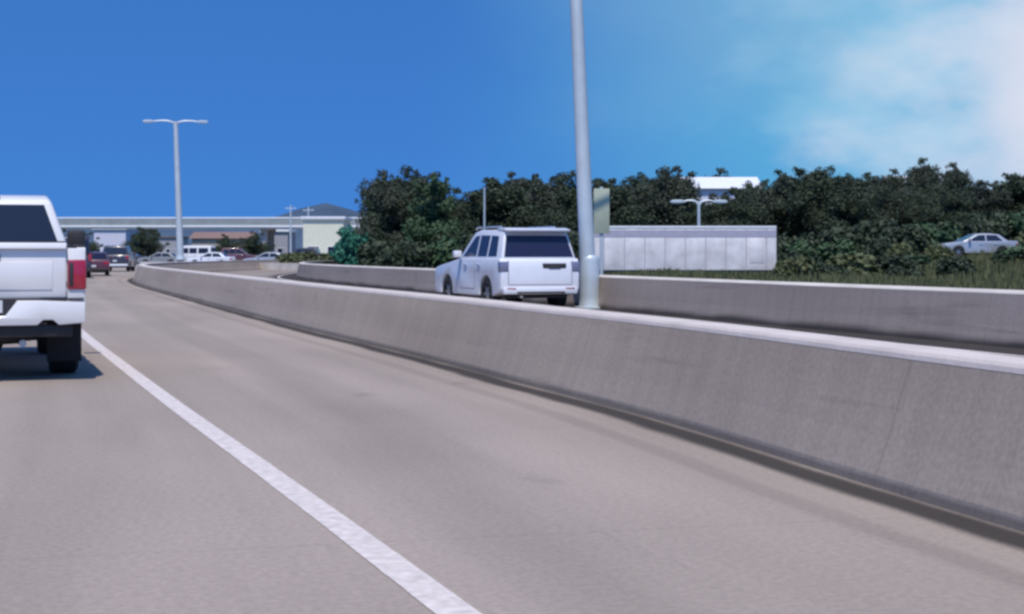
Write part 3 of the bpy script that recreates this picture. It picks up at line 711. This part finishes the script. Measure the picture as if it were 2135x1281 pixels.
# low pale wall beyond the far lanes on the left
wl = empty('retaining_wall', (0, 0, 0), 0, 'low pale concrete wall in front of the parked cars on the left', 'wall')
x0, x1 = at(292, 146), at(800, 122)
def wallrun(pts, h, m, parent):
    for k, ((ax, ay), (bx, by)) in enumerate(zip(pts, pts[1:])):
        d = Vector((bx - ax, by - ay)).normalized(); n = Vector((-d.y, d.x)) * .15
        MB().add([(ax, ay, -.1), (bx, by, -.1), (bx + n.x, by + n.y, -.1), (ax + n.x, ay + n.y, -.1), (ax, ay, h), (bx, by, h), (bx + n.x, by + n.y, h), (ax + n.x, ay + n.y, h)],
                 [(0, 3, 2, 1), (4, 5, 6, 7), (0, 1, 5, 4), (1, 2, 6, 5), (2, 3, 7, 6), (3, 0, 4, 7)]).build('wall_section', m, parent)
wallrun([(at(292, 150), 150), (at(420, 140), 140), (at(560, 130), 130), (at(700, 122), 122), (at(820, 116), 116)], .55, M['far_cap'], wl)
# parking lot sheet
lot = MB().add([(at(200, 150), 152, .02), (at(700, 128), 128, .02), (at(760, 215), 215, .02), (at(330, 226), 226, .02)], [(0, 1, 2, 3)]).build('parking_lot', M['lot']); tag(lot, kind='structure')

# ------------------------------------------------------------------ hills
def hills():
    vs = []; fs = []; n = 90
    for i in range(n + 1):
        px = -900 + 4900 * i / n; Y = 1600; x = at(px, Y)
        top = 34 + 7 * noise.noise(Vector((px * .004, 1, 0))) + 3 * noise.noise(Vector((px * .017, 4, 0))) + 22 * math.exp(-((px - 680) / 100) ** 2)
        for (yy, f) in ((Y, 0), (Y + 60, .55), (Y + 140, .9), (Y + 220, 1.0), (Y + 700, .0)): vs.append((x * yy / Y, yy, -1 + (top + 1) * f))
    for i in range(n):
        for k in range(4): a = i * 5 + k; fs.append((a, a + 5, a + 6, a + 1))
    me = bpy.data.meshes.new('hills'); me.from_pydata(vs, [], fs); me.materials.append(M['hill'])
    for p in me.polygons: p.use_smooth = True
    o = bpy.data.objects.new('hills', me); C.objects.link(o); tag(o, kind='structure')
hills()

# ------------------------------------------------------------------ trees
def make_tree(h, wid, trunk_h, kind, n_leaf, leaf, lm, bark, seed, density=1.0):
    """returns (trunk mesh, crown mesh) of a tree standing at the origin"""
    rnd = random.Random(seed)
    tb = MB(); top = h * .80
    bx, by = rnd.uniform(-.4, .4), rnd.uniform(-.3, .3)
    tb.tube([(bx * k * k, by * k * k, top * k) for k in (0, .15, .35, .6, .8, 1)], [.055 * h * .55, .036 * h * .6, .03 * h * .55, .02 * h * .5, .012 * h * .5, .03], 9)
    cl = []
    nl = 11
    for i in range(nl):
        a = i * 2.4 + rnd.uniform(-.4, .4); zf = rnd.uniform(.0, .9); z = trunk_h + (top * .92 - trunk_h) * zf
        prof = math.sin(math.pi * min(1, max(.08, (zf + .28) / 1.35))) if kind != 'cone' else (1.05 - zf)
        rr = wid / 2 * prof * rnd.uniform(.65, 1.0)
        k = z / top
        e = Vector((bx * k * k + rr * math.cos(a), by * k * k + rr * math.sin(a), z + rr * rnd.uniform(.2, .6)))
        s = Vector((bx * k * k, by * k * k, z - .1))
        m_ = (s + e) / 2 + Vector((0, 0, -.1 * rr))
        tb.tube([s, m_, e], [.012 * h * .7, .009 * h * .6, .02], 6)
        cl.append((e, rnd.uniform(.17, .27) * wid)); cl.append((m_ + Vector((rnd.uniform(-.3, .3), rnd.uniform(-.3, .3), .3)) * wid * .2, rnd.uniform(.14, .22) * wid))
    for i in range(5):
        cl.append((Vector((bx + rnd.uniform(-.2, .2) * wid, by + rnd.uniform(-.2, .2) * wid, h - rnd.uniform(.20, .30) * h)), rnd.uniform(.12, .17) * wid))
    for i in range(22):                                   # sprays that break the outline
        c, r_ = cl[rnd.randrange(len(cl))]
        u = Vector((rnd.gauss(0, 1), rnd.gauss(0, 1), abs(rnd.gauss(.6, .7)))).normalized(); e = c + u * r_ * rnd.uniform(1.05, 1.5)
        if e.z > h - .1: e.z = h - rnd.uniform(.1, .9)
        tb.tube([c, (c + e) / 2, e], [.04, .03, .015], 5); cl.append((e, rnd.uniform(.045, .085) * wid))
    vs = []; fs = []
    wsum = sum(r ** 2 for _, r in cl)
    for c, r in cl:
        m = int(n_leaf * r * r / wsum)
        for _ in range(m):
            u = Vector((rnd.gauss(0, 1), rnd.gauss(0, 1), rnd.gauss(0, 1))).normalized()
            rad = r * (rnd.random() ** .45) * (1 + .35 * noise.noise(c * 3 + u * 2.2))
            p = c + Vector((u.x, u.y, u.z * .78)) * rad
            nrm_ = (u + Vector((rnd.gauss(0, .7), rnd.gauss(0, .7), rnd.gauss(0, .7) + .3))).normalized()
            a = nrm_.orthogonal().normalized(); b = nrm_.cross(a); ang = rnd.random() * 6.28
            a, b = a * math.cos(ang) + b * math.sin(ang), b * math.cos(ang) - a * math.sin(ang)
            s = leaf * rnd.uniform(.5, 1.25); s2 = s * rnd.uniform(.45, .8); o = len(vs)
            vs += [p - a * s, p - b * s2 * .8 + a * s * .1, p + a * s + nrm_ * s * .2, p + b * s2]
            fs.append((o, o + 1, o + 2, o + 3))
    tr = bpy.data.meshes.new('trunk'); tr.from_pydata([tuple(v) for v in tb.v], [], tb.f); tr.materials.append(M[bark])
    for p in tr.polygons: p.use_smooth = True
    cr = bpy.data.meshes.new('crown'); cr.from_pydata([tuple(v) for v in vs], [], fs); cr.materials.append(M[lm])
    return tr, cr
KINDS = [
    make_tree(9.0, 7.0, 1.0, 'round', 19000, .15, 'leaf_a', 'bark', 1),
    make_tree(9.0, 6.2, 1.0, 'round', 18000, .15, 'leaf_b', 'bark', 2),
    make_tree(9.0, 7.4, 1.2, 'round', 19000, .16, 'leaf_a', 'palebark', 3),
    make_tree(9.0, 5.2, 1.2, 'cone', 15000, .14, 'leaf_c', 'bark', 4),
    make_tree(9.0, 6.0, 4.2, 'round', 8500, .16, 'leaf_b', 'palebark', 5),     # tall, open crown on a bare stem
    make_tree(9.0, 8.0, .3, 'round', 19000, .16, 'leaf_b', 'bark', 6),
    make_tree(9.0, 6.5, .4, 'cone', 5000, .42, 'leaf_t', 'bark', 7),
]
LOOK = ['dense dark green tree', 'grey-green narrow tree', 'broad dark tree', 'pointed mid-green tree', 'thin open-crowned tree', 'wide low-branching grey-green tree', 'small teal tree']
def put_tree(k, px, Y, ytop, label, group, wscale=1.0, cat='tree', name='tree'):
    if Y > 108 and ytop < 420 and k != 4 and k != 6: ytop += random.uniform(-14, 12)
    x = at(px, Y); g = gz(x, Y) - .1; h = 1.36 + (528 - ytop) / 3300 * Y - g; s = h / 9.0
    t = empty(name, (x, Y, g), random.uniform(0, 6.28), label, cat, group)
    t.scale = (s * wscale, s * wscale, s)
    tr, cr = KINDS[k][:2]
    for nm, me in (('trunk', tr), ('crown', cr)):
        o = bpy.data.objects.new(nm, me); C.objects.link(o); o.parent = t
ORD = ['first', 'second', 'third', 'fourth', 'fifth', 'sixth', 'seventh', 'eighth', 'ninth', 'tenth', 'eleventh', 'twelfth', 'thirteenth', 'fourteenth', 'fifteenth', 'sixteenth', 'seventeenth']
front = [(812, 362, 1), (862, 350, 0), (905, 352, 3), (985, 402, 0), (1050, 362, 2), (1125, 352, 5), (1195, 356, 0), (1275, 362, 2), (1345, 358, 5), (1405, 352, 1), (1478, 398, 2), (1545, 392, 0), (1612, 352, 5), (1690, 352, 2), (1765, 356, 0), (1840, 358, 5), (1915, 378, 2)]
for i, (px, yt, k) in enumerate(front):
    put_tree(k, px, 118 + random.uniform(-5, 5), yt, f'{LOOK[k]}, {ORD[i]} from left, front row of tree belt', 'front row of the tree belt', random.uniform(.85, 1.1))
front2 = [(1985, 384, 0), (2055, 372, 5), (2125, 362, 2), (2195, 350, 0), (2270, 345, 5)]
for i, (px, yt, k) in enumerate(front2):
    put_tree(k, px, 112 + random.uniform(-4, 4), yt, f'{LOOK[k]}, {ORD[i]} from left, near row by right edge', 'trees by the right edge', 1.2)
back = [(785, 392, 3), (822, 350, 1), (880, 350, 2), (960, 398, 1), (1020, 372, 0), (1088, 350, 1), (1160, 353, 0), (1238, 358, 1), (1310, 356, 0), (1375, 352, 2), (1440, 402, 1), (1515, 402, 0), (1580, 372, 2), (1652, 354, 1), (1728, 352, 0), (1800, 354, 2), (1880, 386, 1)]
for i, (px, yt, k) in enumerate(back):
    put_tree(k, px, 140 + random.uniform(-6, 6), yt, f'{LOOK[k]}, {ORD[i]} from left, back row of tree belt', 'back row of the tree belt', random.uniform(.85, 1.1))
back2 = [(1955, 384, 2), (2025, 378, 0), (2095, 368, 1), (2165, 356, 2), (2240, 350, 1)]
for i, (px, yt, k) in enumerate(back2):
    put_tree(k, px, 134 + random.uniform(-4, 4), yt, f'{LOOK[k]}, {ORD[i]} from left, back row by right edge', 'back row near the right edge', 1.1)
# taller emergent trees against the sky
for (k, px, Y, yt, lb) in [(4, 1405, 175, 338, 'thin open-crowned tree rising left of the pale-roofed house'),
                           (4, 1500, 215, 342, 'slender tree behind the pale roof above the trailer'),
                           (4, 1925, 172, 322, 'tallest open-crowned tree above the dark belt at right'),
                           (4, 1990, 176, 332, 'second tallest open-crowned tree, just right of the tallest one'),
                           (4, 1862, 178, 345, 'thin tree left of the two tallest ones'),
                           (4, 800, 170, 345, 'open-crowned tree over the left end of the belt')]:
    put_tree(k, px, Y, yt, lb, 'emergent trees', .75)
# bushes in front of the belt: low dense crowns from the ground
def bush_mesh(seed, lm, n=2600, leaf=.13):
    rnd = random.Random(seed); vs = []; fs = []
    lob = [(Vector((rnd.uniform(-.9, .9), rnd.uniform(-.6, .6), rnd.uniform(.25, .75))), rnd.uniform(.35, .6)) for _ in range(9)]
    for c, r in lob:
        for _ in range(n // 9):
            u = Vector((rnd.gauss(0, 1), rnd.gauss(0, 1), rnd.gauss(0, 1))).normalized(); p = c + u * r * rnd.random() ** .4
            if p.z < 0: p.z = -p.z * .5
            q = (u + Vector((rnd.gauss(0, .6), rnd.gauss(0, .6), rnd.gauss(0, .6)))).normalized(); a = q.orthogonal().normalized(); b = q.cross(a); s = leaf * rnd.uniform(.5, 1.2); o = len(vs)
            vs += [p - a * s, p - b * s * .6, p + a * s, p + b * s * .6]; fs.append((o, o + 1, o + 2, o + 3))
    me = bpy.data.meshes.new('leaves'); me.from_pydata([tuple(v) for v in vs], [], fs); me.materials.append(M[lm]); 
    sb = MB()
    for i in range(6):
        a = i * 1.05; sb.tube([(0, 0, 0), (.35 * math.cos(a), .3 * math.sin(a), .35), (.7 * math.cos(a), .5 * math.sin(a), .7)], [.04, .03, .01], 6)
    st = bpy.data.meshes.new('stems'); st.from_pydata([tuple(v) for v in sb.v], [], sb.f); st.materials.append(M['bark'])
    return me, st
BU = {c: bush_mesh(i + 20, c) for i, c in enumerate(('leaf_a', 'leaf_y', 'leaf_t', 'leaf_c'))}
def bush(px, Y, hw, h, m, label, group='bushes along the foot of the tree belt'):
    x = at(px, Y); t = empty('bush', (x, Y, gz(x, Y) - .05), random.uniform(0, 6), label, 'bush', group); t.scale = (hw, hw, h)
    for nm, me in zip(('leaves', 'stems'), BU[m]):
        o = bpy.data.objects.new(nm, me); C.objects.link(o); o.parent = t
put_tree(6, 722, 112, 458, 'small bright teal-green tree between the cream building and the tree belt', 'small teal trees', .7)
put_tree(6, 752, 114, 476, 'lower teal-green tree, just right of the brightest one', 'small teal trees', 1.0)
bush(765, 116, 1.3, 3.0, 'leaf_c', 'green bush to the right of the bright teal one', 'bushes at the left end of the tree belt')
bush(655, 132, 1.8, 1.3, 'leaf_y', 'olive bush below the cream building', 'bushes at the left end of the tree belt')
bush(700, 128, 1.5, 1.1, 'leaf_y', 'olive bush at the foot of the teal one', 'bushes at the left end of the tree belt')
bush(590, 140, 1.6, 1.2, 'leaf_y', 'olive bush left of the cream building', 'bushes at the left end of the tree belt')
cols = ['leaf_a', 'leaf_a', 'leaf_c', 'leaf_a']
for i in range(15):
    px = 805 + i * 48 if i < 9 else 1290 + (i - 9) * 66
    put = random.uniform(1.6, 2.4)
    bush(px, 108 + random.uniform(-3, 3), 1.7, put, cols[i % 4], f'low dark bush, {ORD[i]} from the left along the foot of the tree belt')
for i in range(10):
    px = 1660 + i * 56
    bush(px, 105 + random.uniform(-2, 2), 1.7, random.uniform(1.6, 2.3), cols[(i + 1) % 4], f'low dark bush, {ORD[i]} from the left at the tree foot right of the trailer')

rs = random.Random(11)
scrub = sorted([(rs.uniform(1560, 2180), rs.uniform(72, 101)) for _ in range(34)] + [(1978, 101), (2110, 101)])
scrub = [(px, Y) for px, Y in scrub if not (1960 < px < 2115 and Y > 74) and not (px < 1640 and Y < 88)]
SN = {'leaf_c': 'green', 'leaf_a': 'dark', 'leaf_y': 'olive'}; seen = {}
for i, (px, Y) in enumerate(scrub):
    w_ = rs.uniform(.8, 1.7)
    lm_ = ['leaf_c', 'leaf_a', 'leaf_y', 'leaf_a'][i % 4]; seen[lm_] = seen.get(lm_, -1) + 1; c_ = SN[lm_]
    bush(px, Y, w_, rs.uniform(.45, 1.25) if Y < 95 else rs.uniform(.9, 1.5), lm_, f'low {c_} scrub on the grass bank, the {ORD[seen[lm_]]} {c_} one from the left', 'scrub on the grass bank')
# thin dark-and-pale poles over the cream building
for px, yt, lb in ((606, 428, 'thin pale utility pole left of the cream building'), (643, 432, 'thin pale utility pole over the cream building'), (1010, 392, 'thin pale pole in front of the trees above the white utility vehicle')):
    Y = 196 if px < 900 else 100; x = at(px, Y); z = 1.36 + (528 - yt) / 3300 * Y
    t = empty('utility_pole', (x, Y, 0), 0, lb, 'pole', 'thin utility poles')
    MB().tube([(0, 0, 0), (0, 0, z)], [.13, .09] if px < 900 else [.07, .05], 8).build('pole', M['pole'], t)
    if px < 900: MB().box(-.7, .7, -.05, .05, z - .45, z - .33).build('crossarm', M['pole'], t)
# small dark trees under the overpass
for (px, Y, yt, lb) in [(297, 205, 470, 'small dark tree under the overpass left of the left street lamp'), (172, 215, 478, 'small dark tree beside the cab of the white pickup'), (530, 220, 480, 'small dark tree between the tan house and the white-roofed building'), (470, 222, 486, 'small dark tree before the tan house')]:
    put_tree(0, px, Y, yt, lb, 'small trees near the overpass', 1.1)

# slim sign beside the near lamp post
sx = at(1254, 44)
sg = empty('road_sign', (sx, 44, 0), 0, 'narrow pale green upright sign panel just right of the near street lamp post', 'sign')
MB().tube([(0, 0, 0), (0, 0, 3.2)], [.05, .05], 10).build('post', M['pole'], sg)
MB().box(-.22, .22, -.09, -.055, 1.9, 3.15).build('panel', M['sign'], sg, .01)
# ------------------------------------------------------------------ grass
def grass():
    rnd = random.Random(5); vs = []; fs = []
    for _ in range(26000):
        Y = rnd.uniform(26, 108); px = rnd.uniform(1300, 2500) if rnd.random() < .8 else rnd.uniform(760, 1400); x = at(px, Y)
        # stay beyond the far barrier
        i = min(range(0, len(LINE), 4), key=lambda j: abs(LINE[j].y + NRM[j].y * (FARW + 1.2) - Y))
        if x < off(i, FARW + 1.4).x + 1: continue
        z = gz(x, Y) - .05
        hgt = rnd.uniform(.18, .5) * (1 + .8 * noise.noise(Vector((x * .2, Y * .2, 3)))); 
        for _k in range(2):
            a = rnd.random() * 6.28; w_ = .05 + .0006 * Y; dx, dy = math.cos(a) * w_, math.sin(a) * w_; lx, ly = rnd.uniform(-.12, .12), rnd.uniform(-.12, .12); o = len(vs)
            vs += [(x - dx, Y - dy, z), (x + dx, Y + dy, z), (x + lx, Y + ly, z + hgt)]; fs.append((o, o + 1, o + 2))
    me = bpy.data.meshes.new('grass'); me.from_pydata(vs, [], fs); me.materials.append(M['grass'])
    o = bpy.data.objects.new('grass', me); C.objects.link(o); tag(o, 'rough green and straw-coloured grass beyond the far barrier', 'grass', kind='stuff')
grass()
